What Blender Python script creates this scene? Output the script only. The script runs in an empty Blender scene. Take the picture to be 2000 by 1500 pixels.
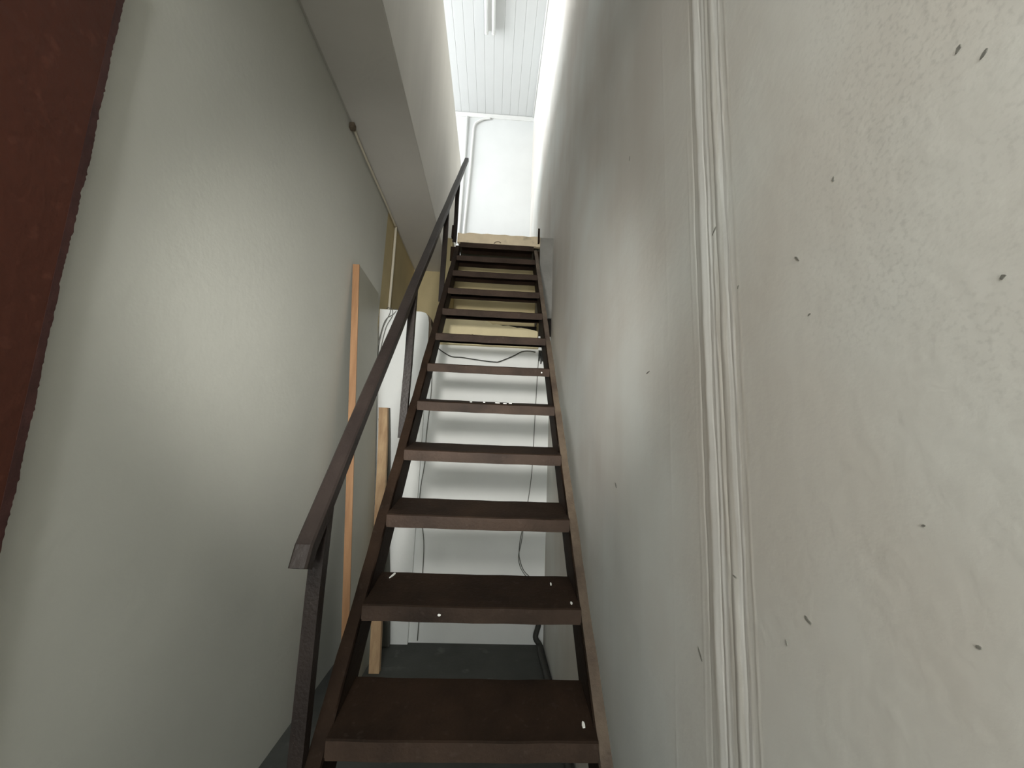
import bpy, bmesh, math, random
from mathutils import Vector, Matrix
random.seed(7)
S = bpy.context.scene
C = S.collection
PI = math.pi
# ------------------------------------------------------------------ camera
cam_data = bpy.data.cameras.new('camera')
cam = bpy.data.objects.new('camera', cam_data)
C.objects.link(cam)
cam_data.sensor_fit = 'HORIZONTAL'
cam_data.sensor_width = 36.0
cam_data.lens = 790.0 / 2000.0 * 36.0
cam_data.clip_start = 0.02
F = 790.0
cY = Vector(((960 - 1000) / F, -(873 - 750) / F, -1)).normalized()
up = Vector((213.0, 5410.0, 0.0)).normalized()
t = -(up.dot(cY)) / cY.z
cZ = (up + Vector((0, 0, t))).normalized()
cX = cY.cross(cZ)
rot = Matrix((cX, cY, cZ))
cam.matrix_world = Matrix.Translation((0, 0, 1.6)) @ rot.to_4x4()
S.camera = cam
# ------------------------------------------------------------------ world, lights, exposure
w = bpy.data.worlds.new('world')
S.world = w
w.use_nodes = True
w.node_tree.nodes['Background'].inputs[0].default_value = (0.75, 0.82, 0.9, 1)
w.node_tree.nodes['Background'].inputs[1].default_value = 0.3
S.view_settings.view_transform = 'Standard'
S.view_settings.look = 'None'
S.view_settings.gamma = 1.0
S.view_settings.use_curve_mapping = False
S.view_settings.exposure = 0.0


def area(name, loc, rot, sx, sy, power, col=(1, 1, 1), spread=180):
    l = bpy.data.lights.new(name, 'AREA')
    l.shape = 'RECTANGLE'
    l.size = sx
    l.size_y = sy
    l.energy = power
    l.color = col
    l.spread = math.radians(spread)
    o = bpy.data.objects.new(name, l)
    C.objects.link(o)
    o.location = loc
    o.rotation_euler = rot
    return o


# daylight in the street doorway behind the camera, facing +Y
area('doorway_daylight', (-0.28, -3.3, 1.95), (PI / 2, 0, 0), 1.45, 1.7, 85, (0.96, 1.0, 0.97))
# daylight through the long upstairs window, facing +X
area('window_daylight', (-3.5, 4.2, 6.3), (0, -PI / 2, 0), 2.3, 5.0, 370, (0.95, 0.98, 1.0))
# bare bulb under the low ceiling of the entrance passage
bl = bpy.data.lights.new('passage_bulb', 'POINT')
bl.energy = 30
bl.color = (1.0, 0.985, 0.95)
bl.shadow_soft_size = 0.09
bo = bpy.data.objects.new('passage_bulb', bl)
C.objects.link(bo)
bo.location = (-0.45, -0.95, 2.66)
# the hand torch of the person taking the picture
sp = bpy.data.lights.new('torch', 'SPOT')
sp.energy = 215
sp.color = (1.0, 0.98, 0.93)
sp.spot_size = math.radians(72)
sp.spot_blend = 1.0
sp.shadow_soft_size = 0.07
so = bpy.data.objects.new('torch', sp)
C.objects.link(so)
so.location = (-0.20, -0.06, 1.86)
so.rotation_euler = Vector((-0.18, 3.6, 0.38)).to_track_quat('-Z', 'Y').to_euler()


# ------------------------------------------------------------------ materials
def mat(name, base, rough=0.7, metal=0.0, var=0.06, vscale=1.5, dark=None, spots=0.0, spot_scale=30,
        bump=0.1, bscale=60, stretch=(1, 1, 1), spec=0.3):
    m = bpy.data.materials.new(name)
    m.use_nodes = True
    nt = m.node_tree
    N, L = nt.nodes, nt.links
    b = N['Principled BSDF']
    b.inputs['Roughness'].default_value = rough
    b.inputs['Metallic'].default_value = metal
    b.inputs['Specular IOR Level'].default_value = spec
    tc = N.new('ShaderNodeTexCoord')
    mp = N.new('ShaderNodeMapping')
    mp.inputs['Scale'].default_value = stretch
    L.new(tc.outputs['Object'], mp.inputs['Vector'])
    n1 = N.new('ShaderNodeTexNoise')
    n1.inputs['Scale'].default_value = vscale
    n1.inputs['Detail'].default_value = 6
    n1.inputs['Roughness'].default_value = 0.6
    L.new(mp.outputs[0], n1.inputs['Vector'])
    r = N.new('ShaderNodeValToRGB')
    d = dark if dark else tuple(c * (1 - var * 2.2) for c in base)
    r.color_ramp.elements[0].position = 0.3
    r.color_ramp.elements[1].position = 0.68
    r.color_ramp.elements[0].color = (*d, 1)
    r.color_ramp.elements[1].color = (*base, 1)
    L.new(n1.outputs[0], r.inputs[0])
    out = r.outputs[0]
    if spots:
        n2 = N.new('ShaderNodeTexNoise')
        n2.inputs['Scale'].default_value = spot_scale
        n2.inputs['Detail'].default_value = 3
        L.new(mp.outputs[0], n2.inputs['Vector'])
        r2 = N.new('ShaderNodeValToRGB')
        r2.color_ramp.elements[0].position = 0.62
        r2.color_ramp.elements[1].position = 0.74
        r2.color_ramp.elements[0].color = (0, 0, 0, 1)
        r2.color_ramp.elements[1].color = (spots, spots, spots, 1)
        L.new(n2.outputs[0], r2.inputs[0])
        mx = N.new('ShaderNodeMixRGB')
        L.new(r2.outputs[0], mx.inputs[0])
        L.new(out, mx.inputs[1])
        mx.inputs[2].default_value = (*[min(1, c * 2.6 + 0.02) for c in d], 1) if base[0] < 0.2 else (*[c * 0.55 for c in d], 1)
        out = mx.outputs[0]
    L.new(out, b.inputs['Base Color'])
    if bump:
        n3 = N.new('ShaderNodeTexNoise')
        n3.inputs['Scale'].default_value = bscale
        n3.inputs['Detail'].default_value = 5
        L.new(mp.outputs[0], n3.inputs['Vector'])
        bp = N.new('ShaderNodeBump')
        bp.inputs['Strength'].default_value = bump
        bp.inputs['Distance'].default_value = 0.01
        L.new(n3.outputs[0], bp.inputs['Height'])
        L.new(bp.outputs[0], b.inputs['Normal'])
    m['out'] = 1
    return m


M = {
    'plaster_left': mat('left wall plaster', (0.60, 0.60, 0.545), 0.85, var=0.035, vscale=1.2, bump=0.12, bscale=35),
    'plaster_white': mat('white wall paint', (0.88, 0.89, 0.87), 0.8, var=0.03, vscale=1.4, bump=0.1, bscale=30),
    'plaster_upper': mat('upper wall paint', (0.80, 0.77, 0.71), 0.85, var=0.06, vscale=1.6, stretch=(1, 1, 0.25), bump=0.12, bscale=30),
    'plaster_landing': mat('landing wall paint', (0.74, 0.75, 0.74), 0.8, var=0.03, vscale=1.4, bump=0.1, bscale=30),
    'lip': mat('worn tread lip', (0.050, 0.031, 0.021), 0.65, dark=(0.020, 0.012, 0.008), vscale=6, spots=0.35, spot_scale=45, bump=0.2, bscale=90, spec=0.2),
    'fill': mat('shade darkened rough plaster', (0.27, 0.262, 0.24), 0.9, var=0.1, vscale=5, bump=0.3, bscale=30),  # dark grey paints in the shadow band beside the right stringer
    'beam': mat('beam plaster', (0.60, 0.575, 0.53), 0.9, var=0.05, vscale=1.2, bump=0.15, bscale=30),
    'yellow': mat('ochre wall paint', (0.60, 0.50, 0.29), 0.85, var=0.08, vscale=2.0, bump=0.15, bscale=30),
    'cream': mat('cream edge paint', (0.80, 0.67, 0.48), 0.85, var=0.10, vscale=5.0, spots=0.6, spot_scale=9, bump=0.3, bscale=40),
    'block': mat('yellow lintel paint', (0.76, 0.66, 0.42), 0.85, var=0.05, vscale=4.0, bump=0.3, bscale=40),
    'raw': mat('raw brown masonry', (0.20, 0.155, 0.11), 0.95, var=0.2, vscale=12, bump=0.5, bscale=40),
    'void': mat('painted cavity shade', (0.03, 0.026, 0.022), 0.95, var=0.2, vscale=12, bump=0.3, bscale=30),  # near-black colour stands in for the shade inside the hollows
    'concrete': mat('dark floor concrete', (0.085, 0.088, 0.082), 0.8, var=0.12, vscale=3, spots=0.5, spot_scale=7, bump=0.25, bscale=40),
    'ceiling': mat('white ceiling panel', (0.66, 0.67, 0.665), 0.5, var=0.012, vscale=2, stretch=(6, 0.4, 1), bump=0.0),
    'steel': mat('brown painted steel', (0.026, 0.0145, 0.0085), 0.75, metal=0.0, dark=(0.010, 0.0055, 0.003), vscale=5, spots=0.35, spot_scale=45, bump=0.2, bscale=90, spec=0.12),
    'worn': mat('worn tan stringer edge', (0.125, 0.092, 0.062), 0.65, metal=0.0, dark=(0.045, 0.028, 0.019), vscale=7, spots=0.3, spot_scale=50, bump=0.25, bscale=90, spec=0.45),
    'rail': mat('dark handrail steel', (0.025, 0.018, 0.015), 0.5, metal=0.0, dark=(0.012, 0.008, 0.007), vscale=6, spots=0.2, spot_scale=50, bump=0.15, bscale=90, spec=0.3),
    'door': mat('red brown door paint', (0.085, 0.024, 0.013), 0.6, var=0.12, vscale=1.5, spots=0.3, spot_scale=22, bump=0.35, bscale=30),
    'doorframe': mat('purple brown paint', (0.075, 0.030, 0.026), 0.6, var=0.2, vscale=12, bump=0.4, bscale=50),
    'orange_wood': mat('orange wood edge', (0.42, 0.235, 0.12), 0.5, dark=(0.30, 0.155, 0.075), vscale=4, stretch=(8, 8, 0.7), bump=0.05, bscale=40),
    'greyboard': mat('grey green laminate', (0.36, 0.355, 0.30), 0.45, var=0.06, vscale=2, bump=0.03, bscale=40),
    'timber': mat('pale timber', (0.55, 0.38, 0.22), 0.7, dark=(0.36, 0.22, 0.12), vscale=4, stretch=(7, 7, 0.6), bump=0.15, bscale=40),
    'plank': mat('weathered grey plank', (0.12, 0.12, 0.105), 0.8, var=0.15, vscale=4, stretch=(7, 7, 0.6), bump=0.2, bscale=40),
    'conduit': mat('cream conduit', (0.62, 0.57, 0.46), 0.5, var=0.03, bump=0.0),
    'white_pipe': mat('white pipe', (0.8, 0.8, 0.78), 0.45, var=0.02, bump=0.0),
    'cable': mat('dark cable rubber', (0.055, 0.055, 0.05), 0.6, var=0.1, bump=0.0),
    'greycable': mat('grey cable sheath', (0.20, 0.20, 0.18), 0.6, var=0.1, bump=0.0),
    'drop': mat('white fleck', (0.8, 0.8, 0.76), 0.6, var=0.02, bump=0.0),
    'chip': mat('dark chipped plaster', (0.27, 0.26, 0.23), 0.95, var=0.2, vscale=40, bump=0.2),
    'tube': mat('white lamp glass', (0.85, 0.86, 0.84), 0.25, var=0.0, bump=0.0),
    'metal': mat('galvanised metal', (0.45, 0.45, 0.45), 0.4, metal=0.8, var=0.05),
}


def right_wall_material():
    m = bpy.data.materials.new('right wall plaster')
    m.use_nodes = True
    nt = m.node_tree
    N, L = nt.nodes, nt.links
    b = N['Principled BSDF']
    b.inputs['Roughness'].default_value = 0.75
    b.inputs['Specular IOR Level'].default_value = 0.25
    tc = N.new('ShaderNodeTexCoord')
    # broad tone drift
    n1 = N.new('ShaderNodeTexNoise')
    n1.inputs['Scale'].default_value = 0.9
    n1.inputs['Detail'].default_value = 4
    L.new(tc.outputs['Object'], n1.inputs['Vector'])
    r1 = N.new('ShaderNodeValToRGB')
    r1.color_ramp.elements[0].position = 0.42
    r1.color_ramp.elements[0].color = (0.62, 0.588, 0.542, 1)
    r1.color_ramp.elements[1].position = 0.62
    r1.color_ramp.elements[1].color = (0.70, 0.71, 0.68, 1)
    L.new(n1.outputs[0], r1.inputs[0])
    # vertical washes of dirt
    mp = N.new('ShaderNodeMapping')
    mp.inputs['Scale'].default_value = (1, 2.6, 0.4)
    L.new(tc.outputs['Object'], mp.inputs['Vector'])
    n2 = N.new('ShaderNodeTexNoise')
    n2.inputs['Scale'].default_value = 1.6
    n2.inputs['Detail'].default_value = 5
    L.new(mp.outputs[0], n2.inputs['Vector'])
    r2 = N.new('ShaderNodeValToRGB')
    r2.color_ramp.elements[0].position = 0.3
    r2.color_ramp.elements[0].color = (0.93, 0.92, 0.91, 1)
    r2.color_ramp.elements[1].position = 0.6
    r2.color_ramp.elements[1].color = (1, 1, 1, 1)
    L.new(n2.outputs[0], r2.inputs[0])
    mx = N.new('ShaderNodeMixRGB')
    mx.blend_type = 'MULTIPLY'
    mx.inputs[0].default_value = 1
    L.new(r1.outputs[0], mx.inputs[1])
    L.new(r2.outputs[0], mx.inputs[2])
    # the plastered cable chase: bands across Y, with a wobble
    sx = N.new('ShaderNodeSeparateXYZ')
    L.new(tc.outputs['Object'], sx.inputs[0])
    mpw = N.new('ShaderNodeMapping')
    mpw.inputs['Scale'].default_value = (1, 14, 3.5)
    L.new(tc.outputs['Object'], mpw.inputs['Vector'])
    nw = N.new('ShaderNodeTexNoise')
    nw.inputs['Scale'].default_value = 2.2
    nw.inputs['Detail'].default_value = 6
    L.new(mpw.outputs[0], nw.inputs['Vector'])
    wob = N.new('ShaderNodeMath')
    wob.operation = 'MULTIPLY_ADD'
    L.new(nw.outputs[0], wob.inputs[0])
    wob.inputs[1].default_value = 0.028
    L.new(sx.outputs[1], wob.inputs[2])
    mr = N.new('ShaderNodeMapRange')
    mr.inputs['From Min'].default_value = 0.788
    mr.inputs['From Max'].default_value = 0.988
    L.new(wob.outputs[0], mr.inputs['Value'])
    r3 = N.new('ShaderNodeValToRGB')
    cr = r3.color_ramp
    g = 0.5
    stops = [(0.0, g), (0.035, 0.34), (0.06, g), (0.11, 0.52), (0.13, 0.36), (0.155, 0.70), (0.25, 0.74), (0.28, 0.40),
             (0.33, 0.54), (0.37, 0.36), (0.42, 0.48), (0.45, 0.34), (0.48, 0.66), (0.66, 0.76), (0.70, 0.70),
             (0.735, 0.28), (0.78, 0.46), (0.90, 0.47), (0.95, 0.44), (1.0, g)]
    cr.elements[0].position = 0
    cr.elements[0].color = (g, g, g, 1)
    cr.elements[1].position = 1
    cr.elements[1].color = (g, g, g, 1)
    for p, v in stops[1:-1]:
        e = cr.elements.new(p)
        e.color = (v, v, v, 1)
    L.new(mr.outputs[0], r3.inputs[0])
    ov = N.new('ShaderNodeMixRGB')
    ov.blend_type = 'OVERLAY'
    ov.inputs[0].default_value = 0.5
    L.new(mx.outputs[0], ov.inputs[1])
    L.new(r3.outputs[0], ov.inputs[2])
    # speckled dirt low and close to the doorway
    n4 = N.new('ShaderNodeTexNoise')
    n4.inputs['Scale'].default_value = 130
    n4.inputs['Detail'].default_value = 4
    L.new(tc.outputs['Object'], n4.inputs['Vector'])
    r4 = N.new('ShaderNodeValToRGB')
    r4.color_ramp.elements[0].position = 0.50
    r4.color_ramp.elements[0].color = (0, 0, 0, 1)
    r4.color_ramp.elements[1].position = 0.70
    r4.color_ramp.elements[1].color = (0.32, 0.32, 0.32, 1)
    L.new(n4.outputs[0], r4.inputs[0])
    n5 = N.new('ShaderNodeTexNoise')
    n5.inputs['Scale'].default_value = 3.2
    n5.inputs['Detail'].default_value = 3
    L.new(tc.outputs['Object'], n5.inputs['Vector'])
    r5 = N.new('ShaderNodeValToRGB')
    r5.color_ramp.elements[0].position = 0.44
    r5.color_ramp.elements[0].color = (0, 0, 0, 1)
    r5.color_ramp.elements[1].position = 0.60
    r5.color_ramp.elements[1].color = (1, 1, 1, 1)
    L.new(n5.outputs[0], r5.inputs[0])
    mr2 = N.new('ShaderNodeMapRange')
    mr2.inputs['From Min'].default_value = 0.68
    mr2.inputs['From Max'].default_value = 0.42
    L.new(sx.outputs[1], mr2.inputs['Value'])
    q = N.new('ShaderNodeMath')
    q.operation = 'MULTIPLY'
    L.new(r4.outputs[0], q.inputs[0])
    L.new(mr2.outputs[0], q.inputs[1])
    q2 = N.new('ShaderNodeMath')
    q2.operation = 'MULTIPLY'
    L.new(q.outputs[0], q2.inputs[0])
    L.new(r5.outputs[0], q2.inputs[1])
    sp_ = N.new('ShaderNodeMixRGB')
    L.new(q2.outputs[0], sp_.inputs[0])
    L.new(ov.outputs[0], sp_.inputs[1])
    sp_.inputs[2].default_value = (0.30, 0.29, 0.27, 1)
    L.new(sp_.outputs[0], b.inputs['Base Color'])
    n3 = N.new('ShaderNodeTexNoise')
    n3.inputs['Scale'].default_value = 28
    n3.inputs['Detail'].default_value = 7
    L.new(tc.outputs['Object'], n3.inputs['Vector'])
    bp = N.new('ShaderNodeBump')
    bp.inputs['Strength'].default_value = 0.22
    bp.inputs['Distance'].default_value = 0.006
    L.new(n3.outputs[0], bp.inputs['Height'])
    L.new(bp.outputs[0], b.inputs['Normal'])
    return m


M['plaster_right'] = right_wall_material()


# ------------------------------------------------------------------ mesh helpers
def link(name, verts, faces, m, parent=None, bevel=0.0, smooth=False):
    me = bpy.data.meshes.new(name)
    me.from_pydata([tuple(v) for v in verts], [], faces)
    me.update()
    bm = bmesh.new()
    bm.from_mesh(me)
    bmesh.ops.recalc_face_normals(bm, faces=bm.faces)
    if bevel:
        bmesh.ops.bevel(bm, geom=[e for e in bm.edges], offset=bevel, segments=2, affect='EDGES', profile=0.6, clamp_overlap=True)
    bm.to_mesh(me)
    bm.free()
    if smooth:
        for p in me.polygons:
            p.use_smooth = True
    me.materials.append(M[m] if isinstance(m, str) else m)
    o = bpy.data.objects.new(name, me)
    C.objects.link(o)
    if parent:
        o.parent = parent
    return o


def box_vf(x0, x1, y0, y1, z0, z1):
    v = [(x, y, z) for x in (x0, x1) for y in (y0, y1) for z in (z0, z1)]
    f = [(0, 1, 3, 2), (4, 6, 7, 5), (0, 4, 5, 1), (2, 3, 7, 6), (0, 2, 6, 4), (1, 5, 7, 3)]
    return v, f


def box(name, x0, x1, y0, y1, z0, z1, m, parent=None, bevel=0.0):
    v, f = box_vf(x0, x1, y0, y1, z0, z1)
    return link(name, v, f, m, parent, bevel)


def boxes(name, lst, m, parent=None):
    V, Fc = [], []
    for b in lst:
        v, f = box_vf(*b)
        k = len(V)
        V += v
        Fc += [tuple(i + k for i in q) for q in f]
    return link(name, V, Fc, m, parent)


def prism(name, pts, axis, a, b, m, parent=None, bevel=0.0):
    """extrude a 2-D outline (list of pairs) along axis from a to b"""
    def p3(p, t_):
        q = list(p)
        q.insert(axis, t_)
        return tuple(q)
    n = len(pts)
    V = [p3(p, a) for p in pts] + [p3(p, b) for p in pts]
    Fc = [tuple(range(n)), tuple(range(2 * n - 1, n - 1, -1))]
    Fc += [(i, (i + 1) % n, n + (i + 1) % n, n + i) for i in range(n)]
    return link(name, V, Fc, m, parent, bevel)


def smooth_path(pts, n=6):
    out = []
    P = [Vector(p) for p in pts]
    for i in range(len(P) - 1):
        p0 = P[max(i - 1, 0)]
        p1, p2 = P[i], P[i + 1]
        p3 = P[min(i + 2, len(P) - 1)]
        for k in range(n):
            s = k / n
            out.append(0.5 * ((2 * p1) + (p2 - p0) * s + (2 * p0 - 5 * p1 + 4 * p2 - p3) * s * s + (3 * p1 - p0 - 3 * p2 + p3) * s ** 3))
    out.append(P[-1])
    return out


def tube(name, pts, r, m, parent=None, sides=8, smooth=True, curve=True):
    P = smooth_path(pts) if curve else [Vector(p) for p in pts]
    V, Fc = [], []
    ref = None
    for i, p in enumerate(P):
        d = (P[min(i + 1, len(P) - 1)] - P[max(i - 1, 0)]).normalized()
        if ref is None:
            ref = d.orthogonal().normalized()
        ref = (ref - d * ref.dot(d)).normalized()
        s = d.cross(ref)
        for k in range(sides):
            a = 2 * PI * k / sides
            V.append(p + ref * math.cos(a) * r + s * math.sin(a) * r)
    for i in range(len(P) - 1):
        for k in range(sides):
            a, b = i * sides + k, i * sides + (k + 1) % sides
            Fc.append((a, b, b + sides, a + sides))
    Fc.append(tuple(range(sides)))
    Fc.append(tuple(range(len(V) - 1, len(V) - 1 - sides, -1)))
    return link(name, V, Fc, m, parent, smooth=smooth)


def empty(name, loc=(0, 0, 0)):
    o = bpy.data.objects.new(name, None)
    C.objects.link(o)
    o.location = loc
    return o


def under(o, parent):
    """parent with the parent's offset undone, so world coordinates stay"""
    o.parent = parent
    o.matrix_parent_inverse = Matrix.Translation(parent.location).inverted()
    return o


def tag(o, label, cat=None, group=None, kind=None):
    if label:
        o['label'] = label
    if cat:
        o['category'] = cat
    if group:
        o['group'] = group
    if kind:
        o['kind'] = kind
    return o


def struct(o, label):
    o['label'] = label
    o['kind'] = 'structure'
    return o


# ------------------------------------------------------------------ setting
XL, XR, XB = -1.07, 0.5, -0.64       # left wall, right wall, face of the upper wall
ZB, ZT = 3.75, 7.65                  # beam soffit, ceiling
YB = 3.62                            # white back wall
YE = 6.65                            # upstairs end wall

# floor
struct(box('floor', XL - 0.15, XR + 0.15, -3.4, 5.0, -0.1, 0.0, 'concrete'), 'dark grey bare concrete floor under the steel stairs')

# right wall: one gridded sheet with the plastered chase raised in relief
rn = random.Random(11)
TAB = [rn.uniform(-1, 1) for _ in range(512)]


def vn(x_, seed):
    """smooth 1-D value noise"""
    i_ = math.floor(x_)
    f_ = x_ - i_
    f_ = f_ * f_ * (3 - 2 * f_)
    a_, b_ = TAB[(i_ * 7 + seed * 31) % 512], TAB[((i_ + 1) * 7 + seed * 31) % 512]
    return a_ + (b_ - a_) * f_


def chase(y, z):
    base = y + 0.004 + 0.0022 * vn(z * 2.1, 1) + 0.0035 * (z - 1.8) * 0.6
    h = 0.0
    for q, (c, wd, a) in enumerate(((0.921, 0.015, 0.0034), (0.842, 0.011, 0.0030), (0.884, 0.005, 0.0014), (0.868, 0.005, 0.0012), (0.808, 0.005, 0.0014),
                     (0.950, 0.0035, -0.0016), (0.896, 0.003, -0.0014), (0.857, 0.003, -0.0014), (0.818, 0.003, -0.0010), (1.125, 0.006, 0.0004), (0.975, 0.006, 0.0005), (0.787, 0.004, 0.0006))):
        wy = base + 0.0022 * vn(z * 9 + q * 3.3, q + 2) + 0.0012 * vn(z * 27 + q, q + 20)
        h += a * math.exp(-((wy - c) / wd) ** 2) * (0.75 + 0.45 * vn(z * 5 + q * 1.7, q + 40))
    return h


ys = [-3.4, -2.0, -1.0, -0.3, 0.0, 0.2, 0.4, 0.6, 0.7]
y_ = 0.76
while y_ < 0.98:
    ys.append(y_)
    y_ += 0.0025
ys += [1.0, 1.05, 1.09]
y_ = 1.10
while y_ < 1.155:
    ys.append(y_)
    y_ += 0.004
ys += [1.2, 1.4, 1.8, 2.2, 2.6, 3.0, 3.4, 4.0, 4.6, 5.2, 6.0, YE + 0.2]
zs = [0.0] + [0.6 + 0.02 * i for i in range(131)] + [3.4, 4.0, 5.0, 6.0, 7.0, ZT + 0.1]
V, Fc = [], []
for y in ys:
    for z in zs:
        V.append((XR - chase(y, z), y, z))
nz = len(zs)
for i in range(len(ys) - 1):
    for j in range(nz - 1):
        a = i * nz + j
        Fc.append((a, a + 1, a + nz + 1, a + nz))
# thickness
k = len(V)
V += [(XR + 0.15, ys[0], zs[0]), (XR + 0.15, ys[0], zs[-1]), (XR + 0.15, ys[-1], zs[-1]), (XR + 0.15, ys[-1], zs[0])]
Fc += [(k, k + 1, k + 2, k + 3),
       tuple([k] + list(range(0, nz)) + [k + 1]),
       tuple([k + 3] + list(range((len(ys) - 1) * nz, len(ys) * nz)) + [k + 2]),
       tuple([k + 1] + [i * nz + nz - 1 for i in range(len(ys))] + [k + 2]),
       tuple([k] + [i * nz for i in range(len(ys))] + [k + 3])]
wr = struct(link('wall_right', V, Fc, 'plaster_right'), 'tall grey-white plastered wall with vertical ridges right of the stairs')
# chipped spots on the right wall (position, size, tilt)
for cy, cz, ln, wd, an in ((0.363, 2.059, 0.006, 0.003, 0.9), (0.343, 2.030, 0.006, 0.0025, 0.9), (0.534, 2.022, 0.005, 0.003, 1.4), (0.617, 1.934, 0.009, 0.0022, -0.9),
                           (0.861, 2.121, 0.014, 0.002, 0.7), (1.626, 1.469, 0.016, 0.005, -0.9), (0.648, 1.355, 0.010, 0.0035, -0.5),
                           (0.989, 1.149, 0.018, 0.0045, -0.9), (0.836, 1.363, 0.008, 0.0022, -0.3), (0.356, 1.787, 0.004, 0.0025, 0.5),
                           (1.439, 2.763, 0.012, 0.003, 1.2), (0.60, 1.83, 0.004, 0.0018, 0.4), (0.78, 1.95, 0.005, 0.002, 1.1), (1.28, 1.86, 0.020, 0.003, 0.1),
                           (0.46, 1.53, 0.004, 0.002, 0.2), (0.42, 1.42, 0.003, 0.0025, 0.2), (0.555, 1.04, 0.004, 0.003, 0.8), (0.70, 1.30, 0.006, 0.0015, 1.7)):
    ca, sa = math.cos(an), math.sin(an)
    ln, wd = ln * 0.75, wd * 0.75
    pts = []
    for q in range(9):
        tq = 2 * PI * q / 9
        rr = 1 + 0.3 * random.uniform(-1, 1)
        u, v_ = ln * math.cos(tq) * rr, wd * math.sin(tq) * rr
        pts.append((cy - (u * ca - v_ * sa), cz + (u * sa + v_ * ca)))
    h = chase(cy, cz)
    prism('chip', pts, 0, XR - h - 0.0012, XR + 0.001, 'chip', wr)

# left wall: grey-white as far as the low wall, ochre beyond
wl = struct(box('wall_left', XL - 0.15, XL, -3.4, 3.56, 0.0, 3.9, 'plaster_left'), 'tall plain grey-white plastered wall left of the stairs')
box('ochre_section', XL - 0.15, XL, 3.56, 5.0, 0.0, 3.9, 'yellow', wl)['label'] = 'ochre painted end of the left wall beyond the low white wall'

# low white wall below the landing, with the taller pier on its left
wb = struct(box('wall_back', -0.62, XR, YB, YB + 0.28, 0.0, 2.505, 'plaster_white'), 'white painted low wall behind the stair treads')
prism('pier', [(XL, 0.0), (-0.605, 0.0), (-0.612, 2.30), (-0.622, 2.70), (-0.632, 2.755), (-0.655, 2.785), (-0.70, 2.795), (XL, 2.80)], 1, 3.585, 3.88, 'plaster_white', wb)['label'] = 'taller white pier with a rounded top corner'
prism('raw_edge', [(-0.6215, 2.50), (-0.590, 2.50), (-0.600, 2.56), (-0.585, 2.61), (-0.602, 2.68), (-0.606, 2.74), (-0.640, 2.778), (-0.634, 2.74), (-0.622, 2.70)], 1, 3.60, 3.88, 'raw', wb)['label'] = 'raw brown broken edge of the pier'


def jag(x0, x1, z, amp, n, seed):
    rg = random.Random(seed)
    return [(x0 + (x1 - x0) * i / n, z + amp * rg.uniform(-1, 1)) for i in range(n + 1)]


low_top = [(-0.485, 2.595), (-0.36, 2.593), (-0.24, 2.590), (-0.22, 2.600), (-0.20, 2.588), (-0.05, 2.585), (-0.01, 2.575), (0.05, 2.587), (0.16, 2.588), (0.28, 2.592), (0.375, 2.592)]
prism('lintel_block', [(0.385, 2.506), (-0.49, 2.506)] + low_top, 1, 3.57, 3.86, 'block', wb, 0.002)
up_top = [(0.375, 2.66), (0.34, 2.672), (0.22, 2.690), (0.18, 2.688), (0.10, 2.704), (0.05, 2.700), (0.0, 2.712), (-0.04, 2.705), (-0.07, 2.725), (-0.10, 2.735), (-0.47, 2.738)]
prism('lintel_block', [(x, z + 0.006) for x, z in low_top] + up_top, 1, 3.575, 3.86, 'block', wb, 0.002)
# recess under the landing: ochre back, brown jambs, near-black boxes painting the hollow's shade above the lintel
wu = struct(box('wall_recess', -0.47, XR, 4.05, 4.15, 2.45, 3.56, 'yellow'), 'ochre wall recessed under the landing, seen between the upper treads')
box('jamb', -0.52, -0.462, 3.64, 4.15, 2.45, 3.56, 'yellow', wu)
box('jamb', 0.385, XR, 3.64, 4.05, 2.45, 3.47, 'yellow', wu)
box('dark_ledge', -0.46, 0.384, 3.865, 4.05, 2.45, 2.68, 'void', wu)
box('dark_strip', -0.06, 0.384, 3.80, 4.04, 2.68, 2.775, 'void', wu)['label'] = 'near-black block painted as the shade of the broken hollow above the yellow lintel'
box('corner_step', 0.386, XR, YB + 0.001, 3.635, 2.505, 2.63, 'plaster_white', wb)
box('corner_shade_block', 0.386, XR, 3.612, 3.634, 2.63, 2.80, 'void', wb)  # solid block, the hollow's shade put into its colour
# ochre end wall under the beam
struct(box('wall_end', XL, XR + 0.0, 4.85, 5.0, 0.0, 3.80, 'yellow'), 'ochre end wall in shade under the beam, left of the stairs')

# landing slab
ls = struct(prism('landing', [(-0.415, 3.506), (0.375, 3.506), (0.375, 3.607)] + [(0.375 - 0.79 * i / 14, 3.604 + 0.004 * math.sin(i * 2.3) - (0.007 if i > 12 else 0)) for i in range(1, 15)], 1, 3.60, 3.635, 'cream'),
            'cream edged landing slab at the top of the stairs')
ls.name = 'floor_landing'
box('deck', -0.415, XR, 3.635, 5.44, 3.565, 3.606, 'concrete', ls)
box('landing_floor', -3.2, XR, 5.44, YE, 3.47, 3.605, 'concrete', ls)
# curled scratch on the fascia
tube('scratch', [(-0.065, 3.598, 3.510), (-0.05, 3.598, 3.526), (-0.02, 3.598, 3.530), (0.0, 3.598, 3.520)], 0.004, 'raw', ls)

box('plaster_fill', 0.3755, XR - 0.0001, 3.60, 3.9, 2.80, 3.60, 'fill', wr)  # plaster block, its colour darkened as the stringer's shadow
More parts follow.
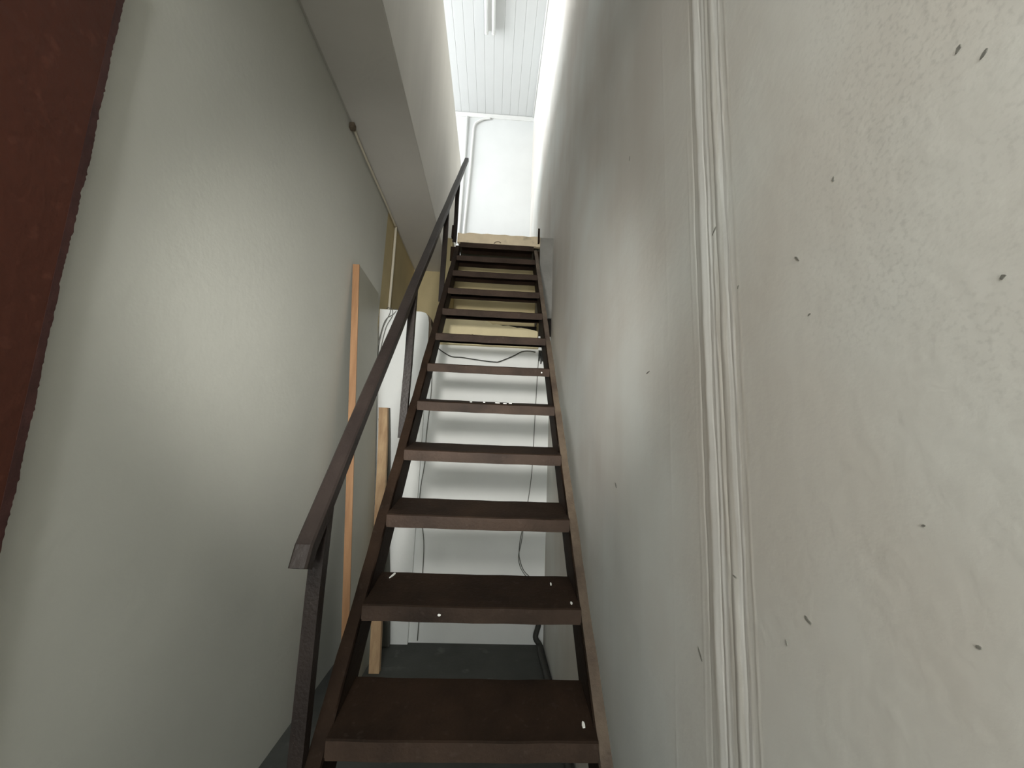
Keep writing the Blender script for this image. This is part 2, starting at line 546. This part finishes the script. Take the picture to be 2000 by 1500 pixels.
# upper wall and beam on the left
uw = struct(box('wall_upper_left', XB - 0.12, XB, -0.15, 5.43, ZB + 0.012, 5.69, 'plaster_upper'), 'beige parapet wall above the stairs on the left, open over its top')
prism('beam', [(XL, ZB + 0.05), (XL, ZB + 0.012), (XL + 0.02, ZB), (XB - 0.006, ZB), (XB - 0.002, ZB + 0.003), (XB - 0.002, ZB + 0.05), (XB - 0.10, ZB + 0.16), (XL, ZB + 0.16)], 1, -0.15, 4.85, 'beam', uw)['label'] = 'grey beam soffit running along the left wall'
struct(box('floor_upper', -3.2, XB - 0.12, -0.15, 5.43, ZB + 0.16, ZB + 0.22, 'concrete'), 'upstairs floor behind the parapet')
# upstairs room shell
struct(box('wall_landing', -3.2, XR, YE, YE + 0.15, 3.3, ZT + 0.1, 'plaster_landing'), 'bright white end wall of the upstairs landing')
struct(boxes('wall_upper_far_left', [(-3.35, -3.2, -0.15, 6.8, 3.3, 5.4), (-3.35, -3.2, -0.15, 6.8, 7.4, 7.75), (-3.35, -3.2, -0.15, 1.7, 5.4, 7.4), (-3.35, -3.2, 6.4, 6.8, 5.4, 7.4)], 'plaster_white'),
       'white upstairs wall with the long window')
wf = struct(boxes('window_1', [(-3.32, -3.26, 1.7, 6.4, 5.4, 5.46), (-3.32, -3.26, 1.7, 6.4, 7.34, 7.4)] + [(-3.32, -3.26, y, y + 0.06, 5.46, 7.34) for y in (1.7, 3.24, 4.80, 6.34)], 'white_pipe'),
            'white frame of the long upstairs window')
struct(box('wall_front', -3.2, XR, -0.30, -0.15, 2.88, ZT + 0.1, 'plaster_white'), 'white wall over the entrance passage')
cl = struct(box('ceiling', -3.35, XR + 0.15, -0.3, YE + 0.15, ZT + 0.02, ZT + 0.12, 'ceiling'), 'high white ceiling of long narrow panels')
pw = 0.148
proto = None
x = XR - pw
while x > -3.2:
    if proto is None:
        proto = prism('ceiling_panel', [(0.001, -0.001), (0.005, -0.0035), (pw - 0.005, -0.0035), (pw - 0.001, -0.001), (pw - 0.001, 0.012), (0.001, 0.012)], 1, -0.15, YE, 'ceiling', cl)
        o = proto
    else:
        o = proto.copy()
        C.objects.link(o)
        o.parent = cl
    o.location = (x, 0, ZT + 0.008)
    x -= pw
struct(box('ceiling_passage', XL - 0.15, XR + 0.15, -3.4, -0.30, 2.88, 3.0, 'plaster_white'), 'low ceiling of the entrance passage')
struct(prism('trim_1', [(YE, ZT - 0.002), (YE - 0.05, ZT - 0.002), (YE - 0.05, ZT - 0.02), (YE - 0.02, ZT - 0.035), (YE - 0.02, ZT - 0.06), (YE, ZT - 0.06)], 0, -3.2, XR, 'white_pipe'),
       'white cornice strip where the high ceiling meets the landing wall')
struct(tube('trim_2', [(XR - 0.012, -0.1, ZT - 0.012), (XR - 0.012, YE - 0.05, ZT - 0.012)], 0.014, 'white_pipe', curve=False), 'thin white cornice line along the right wall')

# brown door leaf folded back on the left wall, ragged paint along its edge
d1 = empty('door_1', (XL, 0.0, 0.0))
struct(d1, 'dark red-brown door leaf folded back against the left wall')
rg = random.Random(3)
edge = []
n = 420
for i in range(n + 1):
    z = 0.02 + 2.83 * i / n
    edge.append((0.963 + 0.0016 * math.sin(z * 9) + 0.0012 * math.sin(z * 31) + rg.uniform(-0.0013, 0.0013) * (2.2 if rg.random() < 0.12 else 1), z))
o = prism('leaf', [(-0.12, 0.02)] + [(e[0] - 0.016, e[1]) for e in edge] + [(-0.12, 2.85)], 0, XL + 0.004, XL + 0.034, 'door')
under(o, d1)
o = prism('edge_strip', [(0.944, 0.02)] + edge + [(0.944, 2.85)], 0, XL + 0.006, XL + 0.0345, 'doorframe')
under(o, d1)
for z in (0.4, 1.4, 2.4):
    o = tube('hinge', [(XL + 0.03, -0.125, z), (XL + 0.03, -0.125, z + 0.12)], 0.012, 'doorframe', curve=False)
    under(o, d1)

# ------------------------------------------------------------------ staircase
st = tag(empty('staircase', (-0.035, 0.6, 0.0)), 'steep brown steel staircase with open treads climbing to the landing', 'stairs')
R_, G_ = 0.2395, 0.2193
Y0, Z0 = 1.163, 0.810                # lower front edge of the lowest tread in view
sl = R_ / G_
ang = math.atan2(R_, G_)
X0, X1 = -0.380, 0.310
nrm = Vector((0, -math.sin(ang), math.cos(ang)))      # out of the flight, towards the camera
dir_ = Vector((0, math.cos(ang), math.sin(ang)))


def on_front(y):
    return Z0 + (y - Y0) * sl


TILT = math.radians(9.0)


def tread(i):
    y, z = Y0 + G_ * i, Z0 + R_ * i
    ct, s_ = math.cos(TILT), math.sin(TILT)
    prof = [(0.0, 0.0), (0.0, 0.044), (0.003, 0.048), (0.218, 0.048), (0.221, 0.044), (0.221, 0.008), (0.216, 0.008), (0.216, 0.043), (0.005, 0.043), (0.005, 0.0)]
    rr = random.Random(i * 5 + 1)
    # channel profile run across the flight in short lengths so that it is slightly dented
    ns = 14
    V, Fc = [], []
    ph = rr.uniform(0, 6)
    for k in range(ns + 1):
        x = X0 - 0.002 + (X1 - X0 + 0.004) * k / ns
        for u, v in prof:
            dz = -0.0016 * math.sin(PI * k / ns) + 0.0006 * math.sin(k * 1.7 + ph)
            du = 0.0008 * math.sin(k * 1.1 + ph)
            uu, vv = u + du, v + dz
            V.append((x, y + uu * ct - (vv - 0.0) * 0.0, z + vv + uu * s_))
    m_ = len(prof)
    for k in range(ns):
        for q in range(m_):
            a, b = k * m_ + q, k * m_ + (q + 1) % m_
            Fc.append((a, b, b + m_, a + m_))
    Fc.append(tuple(range(m_)))
    Fc.append(tuple(range(len(V) - 1, len(V) - 1 - m_, -1)))
    o = link('tread', V, Fc, 'steel')
    o.data.materials.append(M['lip'])
    for k in range(ns):
        o.data.polygons[k * m_].material_index = 1
    return under(o, st)


treads = {}
for i in range(-2, 12):
    treads[i] = tread(i)


def stringer(xa, xb, inner, mname, label):
    """channel: web standing on the inner side of the tread ends, flanges outwards"""
    yb, yt = Y0 - 0.66, 3.585
    D = 0.13
    o_ = Vector((0, Y0, Z0)) + nrm * 0.004

    def at(y_along, dpt):
        p = o_ + dir_ * y_along + nrm * (-dpt)
        return p
    # outline in the YZ plane, cut level at the floor and plumb at the landing
    def front(y): return o_.z + (y - o_.y) * sl
    off = D / math.cos(ang)
    y_floor_front = o_.y - o_.z / sl
    y_floor_back = y_floor_front + off / sl
    def outline(e0, e1):
        """strip between depths e0 and e1 behind the front plane"""
        f0, f1 = e0 / math.cos(ang), e1 / math.cos(ang)
        return [(y_floor_front + f0 / sl, 0.0), (yt, front(yt) - f0), (yt, front(yt) - f1), (y_floor_front + f1 / sl, 0.0)]
    web_in = xb if inner > 0 else xa
    tw = 0.006
    V, Fc = [], []

    def add(pts, a, b):
        k_ = len(V)
        n_ = len(pts)
        V.extend([(a, p[0], p[1]) for p in pts] + [(b, p[0], p[1]) for p in pts])
        Fc.extend([tuple(k_ + q for q in range(n_)), tuple(k_ + q for q in range(2 * n_ - 1, n_ - 1, -1))])
        Fc.extend([(k_ + q, k_ + (q + 1) % n_, k_ + n_ + (q + 1) % n_, k_ + n_ + q) for q in range(n_)])
    a, b = (web_in - tw, web_in) if inner > 0 else (web_in, web_in + tw)
    s = under(link('stringer', [], [], mname), st)
    bpy.data.objects.remove(s)
    add(outline(0.0, D), a, b)
    add(outline(D - tw, D), xa + 0.0005, xb - 0.0005)
    web = under(link('stringer', V, Fc, 'steel'), st)
    web['label'] = label
    # front flange with worn paint, gently waved
    fl = []
    Vf, Ff = [], []
    ns = 60
    ob = outline(0.0, tw)
    for k in range(ns + 1):
        s_ = k / ns
        w_ = 0.0012 * math.sin(k * 0.9) + 0.0009 * math.sin(k * 2.3)
        p0 = Vector((0, ob[0][0], ob[0][1])).lerp(Vector((0, ob[1][0], ob[1][1])), s_)
        p1 = Vector((0, ob[3][0], ob[3][1])).lerp(Vector((0, ob[2][0], ob[2][1])), s_)
        xo = (xa - w_, xb) if inner > 0 else (xa, xb + w_)
        Vf += [(xo[0], p0.y, p0.z), (xo[1], p0.y, p0.z), (xo[1], p1.y, p1.z), (xo[0], p1.y, p1.z)]
    for k in range(ns):
        for q in range(4):
            a_, b_ = k * 4 + q, k * 4 + (q + 1) % 4
            Ff.append((a_, b_, b_ + 4, a_ + 4))
    Ff += [(0, 1, 2, 3), tuple(len(Vf) - 1 - q for q in range(4))]
    f = link('flange', Vf, Ff, mname, web)
    f.matrix_parent_inverse = Matrix.Identity(4)
    return web


stringer(-0.423, -0.380, 1, 'steel', 'left steel channel stringer')
stringer(0.310, 0.347, -1, 'worn', 'right steel channel stringer with worn tan front edge')
# plumb ends of the stringers standing up at the landing
for xa, xb, zt in ((-0.468, -0.452, 3.665), (0.350, 0.366, 3.685)):
    o = prism('end_lug', [(3.555, 3.53), (3.598, 3.53), (3.598, zt - 0.02), (3.585, zt), (3.575, zt - 0.01), (3.565, 3.60)], 0, xa, xb, 'steel')
    under(o, st)
    o = box('lug_plate', min(xa, 0.34 if xa > 0 else xa), max(xb, -0.42 if xa < 0 else xb), 3.57, 3.582, 3.30, 3.44, 'steel', bevel=0.001)
    under(o, st)

# posts and handrail, outside the left stringer
PX = -0.442
RY0, RZ0, RS = 1.071, 1.319, 1.1055


def rail_z(y):
    return RZ0 + (y - RY0) * RS


def post(y, zb, wd=0.036):
    zt = rail_z(y) + 0.004
    th = 0.005
    pts = [(PX - wd / 2, y), (PX + wd / 2, y), (PX + wd / 2, y + wd), (PX + wd / 2 - th, y + wd), (PX + wd / 2 - th, y + th), (PX - wd / 2, y + th)]
    n_ = len(pts)
    V = []
    for k in range(5):
        z = zb + (zt - zb) * k / 4
        top = k == 4
        for p in pts:
            zz = z if not top else rail_z(p[1]) + 0.004
            V.append((p[0] + 0.0012 * math.sin(k * 1.9 + y * 5), p[1], zz))
    Fc = []
    for k in range(4):
        for q in range(n_):
            a_, b_ = k * n_ + q, k * n_ + (q + 1) % n_
            Fc.append((a_, b_, b_ + n_, a_ + n_))
    Fc += [tuple(range(n_)), tuple(range(len(V) - 1, len(V) - 1 - n_, -1))]
    return under(link('post', V, Fc, 'rail'), st)


for y in (1.135, 2.02, 2.99):
    post(y, on_front(y) - 0.12)
post(3.60, 3.50)
# handrail: square tube, short plumb-cut nose at the bottom
hw, hh = 0.022, 0.042
cs = [(-hw, 0.0), (-hw + 0.004, hh), (hw - 0.004, hh), (hw, 0.0)]
V, Fc = [], []
rp = []
for k in range(25):
    y = RY0 + (4.285 - RY0) * k / 24
    rp.append((y, rail_z(y)))
rp = [(RY0 - 0.006, RZ0 - 0.030), (RY0 + 0.006, RZ0 + 0.006)] + rp[1:]
prof8 = [(-hw, 0.005), (-hw, hh - 0.005), (-hw + 0.005, hh), (hw - 0.005, hh), (hw, hh - 0.005), (hw, 0.005), (hw - 0.005, 0), (-hw + 0.005, 0)]
for k, (y, z) in enumerate(rp):
    a = Vector((0, *rp[min(k + 1, len(rp) - 1)])) - Vector((0, *rp[max(k - 1, 0)]))
    a.normalize()
    nn = Vector((0, -a.z, a.y))
    if k == 0:
        nn = Vector((0, -0.95, 0.3)).normalized()
    wv = 0.0012 * math.sin(k * 1.3)
    for u, v in prof8:
        p = Vector((PX + u + wv, y, z)) + nn * v
        V.append(p)
for k in range(len(rp) - 1):
    for q in range(8):
        a_, b_ = k * 8 + q, k * 8 + (q + 1) % 8
        Fc.append((a_, b_, b_ + 8, a_ + 8))
Fc += [tuple(range(8)), tuple(range(len(V) - 1, len(V) - 9, -1))]
hr = under(link('handrail', V, Fc, 'rail'), st)
hr['label'] = 'dark square steel handrail'

# small white flecks on the treads
ct, sn = math.cos(TILT), math.sin(TILT)
for i, x, u, sx_, sy_ in ((1, -0.335, 0.19, 0.004, 0.022), (1, 0.235, 0.155, 0.0025, 0.009), (1, -0.14, -0.002, 0.006, 0.004), (1, 0.285, 0.03, 0.0035, 0.008),
                          (0, 0.283, 0.05, 0.004, 0.010), (5, 0.265, -0.002, 0.004, 0.004), (4, 0.02, 0.10, 0.010, 0.006), (4, 0.06, 0.08, 0.008, 0.006),
                          (4, 0.09, 0.12, 0.009, 0.006), (4, -0.12, 0.09, 0.006, 0.005), (4, -0.05, 0.11, 0.006, 0.004)):
    y, z = Y0 + G_ * i, Z0 + R_ * i
    pts = []
    for q in range(8):
        tq = 2 * PI * q / 8
        rr = 1 + random.uniform(-0.3, 0.3)
        pts.append((math.cos(tq) * sx_ * rr + (0.3 * sy_ * math.sin(tq) if sy_ > 0.015 else 0), math.sin(tq) * sy_ * rr))
    V = []
    if u < 0:          # on the front lip
        for dpt in (0.0012, -0.003):
            V += [(x + p[0], y - dpt - 0.0003, z + 0.022 + p[1]) for p in pts]
    else:              # on the plate
        for dpt in (0.0022, -0.002):
            V += [(x + p[0], y + (u + p[1]) * ct, z + 0.048 + (u + p[1]) * sn + dpt) for p in pts]
    Fc = [tuple(range(8)), tuple(range(15, 7, -1))] + [(q, (q + 1) % 8, 8 + (q + 1) % 8, 8 + q) for q in range(8)]
    o = link('white_fleck', V, Fc, 'drop', treads[i])
    o['label'] = 'small white fleck'

# ------------------------------------------------------------------ things leaning at the back left
# grey laminate board with an orange wood edge, leaning on the left wall
bd = tag(empty('leaning_board', (-0.83, 3.07, 0)), 'tall grey laminate board with orange wood edge leaning on the left wall', 'board')
ya, yb_ = 2.82, 3.33
H = 2.87
xt, xbm = XL + 0.005, -0.865       # back face at the top and at the floor
th = 0.045


def slab(name, y0, y1, s0, s1, z1, m, bev=0.0015, drop=0.0):
    """upright slab between thickness fractions s0..s1, leaning with the board"""
    def px_(z, s):
        return xbm + (xt - xbm) * z / H + s * th
    V = [(px_(z - (drop if (y == y1 and z > 1) else 0), s), y, z - (drop if (y == y1 and z > 1) else 0)) for s in (s0, s1) for y in (y0, y1) for z in (0.003, z1)]
    f = [(0, 1, 3, 2), (4, 6, 7, 5), (0, 4, 5, 1), (2, 3, 7, 6), (0, 2, 6, 4), (1, 5, 7, 3)]
    return under(link(name, V, f, m, None, bev), bd)


slab('panel', ya + 0.012, yb_, 0.0, 1.0, H, 'greyboard', drop=0.02)
slab('edge_band', ya, ya + 0.0118, -0.02, 1.02, H + 0.002, 'orange_wood')['label'] = 'orange wood edge'

# pale timber leaning on the pier
def beam_between(name, p0, p1, wx, wy, m, cuts=8, bow=0.0):
    p0, p1 = Vector(p0), Vector(p1)
    V, Fc = [], []
    for k in range(cuts + 1):
        s = k / cuts
        c = p0.lerp(p1, s) + Vector((0.004 * math.sin(k * 1.2), 0, 0)) + Vector((0, bow * math.sin(PI * s), 0))
        for a_, b_ in ((-1, -1), (1, -1), (1, 1), (-1, 1)):
            V.append((c.x + a_ * wx / 2, c.y + b_ * wy / 2, c.z))
    for k in range(cuts):
        for q in range(4):
            i_, j_ = k * 4 + q, k * 4 + (q + 1) % 4
            Fc.append((i_, j_, j_ + 4, i_ + 4))
    Fc += [(0, 1, 2, 3), tuple(len(V) - 1 - q for q in range(4))]
    return link(name, V, Fc, m)


tb = beam_between('timber', (-0.748, 3.17, 0.004), (-0.935, 3.50, 1.895), 0.072, 0.045, 'timber')
tag(tb, 'pale timber length leaning on the white pier beside the grey board', 'timber')
tube('knot_stain', [(-0.96, 3.4685, 1.80), (-0.945, 3.459, 1.74), (-0.92, 3.449, 1.68)], 0.006, 'plank', tb)['label'] = 'dark stain near the top of the timber'
pk = beam_between('plank', (-0.785, 3.545, 0.004), (-0.945, 3.56, 1.90), 0.095, 0.022, 'plank')
tag(pk, 'thin dark grey plank standing behind the pale timber against the pier', 'plank')

# ------------------------------------------------------------------ cables and pipes
def on_back(pts, off=0.012):
    return [(x, YB - off, z) for x, z in pts]


tag(tube('cable', on_back([(-0.585, 2.49), (-0.560, 2.1), (-0.575, 1.68), (-0.572, 1.45), (-0.592, 1.24), (-0.588, 1.05), (-0.535, 0.80), (-0.525, 0.5), (-0.53, 0.02)], 0.01), 0.0042, 'greycable'),
    'thin grey cable hanging down the left side of the low white wall', 'cable', 'cables on the low white wall')
tag(tube('cable', on_back([(0.395, 2.47), (0.385, 2.2), (0.372, 1.72), (0.368, 1.5), (0.352, 1.27), (0.318, 1.02), (0.285, 0.85), (0.275, 0.75), (0.282, 0.67), (0.32, 0.58), (0.39, 0.51), (0.44, 0.40), (0.455, 0.2)], 0.01), 0.0035, 'greycable'),
    'thin dark cable hanging down the right side of the low white wall', 'cable', 'cables on the low white wall')
tag(tube('cable', on_back([(0.30, 0.90), (0.288, 0.80), (0.270, 0.70), (0.285, 0.62), (0.33, 0.55), (0.395, 0.495), (0.42, 0.40)], 0.028), 0.003, 'greycable'),
    'short loop of cable at the foot of the right-hand wall cable', 'cable', 'cables on the low white wall')
tag(tube('cable', on_back([(-0.54, 2.475), (-0.48, 2.432), (-0.40, 2.392), (-0.31, 2.388), (-0.22, 2.378), (-0.10, 2.366), (0.0, 2.360), (0.035, 2.366), (0.10, 2.395), (0.17, 2.43), (0.24, 2.47), (0.31, 2.478), (0.36, 2.47)], 0.03), 0.0048, 'cable'),
    'dark cable sagging across the top of the low white wall', 'cable', 'cables on the low white wall')
# frayed black tape at the right end
fr = tag(empty('frayed_tape', (0.42, 3.59, 2.42)), 'frayed black tape at the right end of the sagging cable', 'tape')
for k in range(6):
    xk = 0.395 + 0.012 * k
    o = tube('strand', [(xk, 3.60, 2.49), (xk + 0.004, 3.592, 2.44), (xk + 0.008 * math.sin(k * 2), 3.597, 2.39 - 0.012 * (k % 3))], 0.006, 'cable')
    under(o, fr)
# black hose along the foot of the right wall
tag(tube('hose', [(0.448, 3.585, 0.30), (0.455, 3.58, 0.18), (0.43, 3.57, 0.08), (0.465, 3.54, 0.03), (0.455, 3.40, 0.024), (0.462, 3.1, 0.024), (0.458, 2.7, 0.024), (0.462, 2.2, 0.024)], 0.022, 'cable'),
    'black hose lying on the floor along the foot of the right wall', 'hose')
# cream conduit under the beam and down the ochre wall
cd = tag(empty('conduit', (XL, 3.2, 3.7)), 'cream conduit running under the beam then down the ochre wall', 'conduit')
for nm, pts, r in (('horizontal_run', [(XL + 0.018, 2.52, ZB - 0.002), (XL + 0.018, 2.62, ZB - 0.020), (XL + 0.018, 3.0, ZB - 0.024), (XL + 0.018, 3.4, ZB - 0.018), (XL + 0.018, 3.80, ZB - 0.022)], 0.010),
                   ('vertical_run', [(XL + 0.018, 3.80, ZB - 0.01), (XL + 0.018, 3.81, 3.3), (XL + 0.018, 3.81, 2.80)], 0.013)):
    under(tube(nm, pts, r, 'conduit'), cd)
under(box('clip', XL + 0.001, XL + 0.035, 2.50, 2.54, ZB - 0.04, ZB, 'raw', bevel=0.003), cd)
wq = tag(empty('loose_wires', (-1.02, 3.57, 2.7)), 'thin loose wires looping over the left top of the white pier', 'wire')
for k, pts in enumerate(([(-1.055, 3.70, 2.80), (-1.0, 3.60, 2.815), (-0.97, 3.575, 2.77), (-1.02, 3.57, 2.62), (-1.045, 3.575, 2.45), (-1.05, 3.575, 2.2)],
                         [(-1.05, 3.70, 2.80), (-0.97, 3.60, 2.81), (-0.95, 3.573, 2.73), (-1.0, 3.568, 2.6), (-1.035, 3.575, 2.3), (-1.055, 3.578, 1.9)],
                         [(-1.04, 3.70, 2.80), (-0.93, 3.62, 2.812), (-0.94, 3.575, 2.75), (-1.01, 3.57, 2.68), (-1.05, 3.578, 2.5)])):
    under(tube('wire', [(a_, b_ - 0.006, c_ + 0.004) for a_, b_, c_ in pts], 0.0032, 'greycable'), wq)

# ------------------------------------------------------------------ upstairs fittings
pp = tag(tube('pipe', [(-0.30, YE - 0.03, ZT - 0.075), (-0.42, YE - 0.03, ZT - 0.10), (-0.52, YE - 0.03, ZT - 0.16), (-0.585, YE - 0.03, ZT - 0.24), (-0.60, YE - 0.03, ZT - 0.45), (-0.62, YE - 0.03, 6.4), (-0.66, YE - 0.03, 5.2), (-0.68, YE - 0.03, 3.62)], 0.02, 'white_pipe'),
         'white pipe curving down the landing end wall from the ceiling', 'pipe')
for xx, nm in ((-0.72, 'straight white pipe down the left of the landing end wall'),):
    tag(tube('pipe', [(xx, YE - 0.025, ZT - 0.07), (xx - 0.04, YE - 0.025, 3.62)], 0.022, 'white_pipe', curve=False), nm, 'pipe')
fl = tag(empty('ceiling_lamp', (-0.30, 4.45, ZT)), 'white twin tube fluorescent lamp on the high ceiling', 'lamp')
under(prism('body', [(-0.345, ZT - 0.004), (-0.335, ZT - 0.045), (-0.265, ZT - 0.045), (-0.255, ZT - 0.004)], 1, 3.86, 5.06, 'white_pipe'), fl)
for xx in (-0.352, -0.248):
    under(tube('tube', [(xx, 3.88, ZT - 0.06), (xx, 5.06, ZT - 0.06)], 0.026, 'tube', curve=False, sides=14), fl)
    for yy in (3.87, 5.08):
        under(tube('socket', [(xx, yy - 0.015, ZT - 0.05), (xx, yy + 0.015, ZT - 0.05)], 0.03, 'white_pipe', curve=False, sides=10), fl)
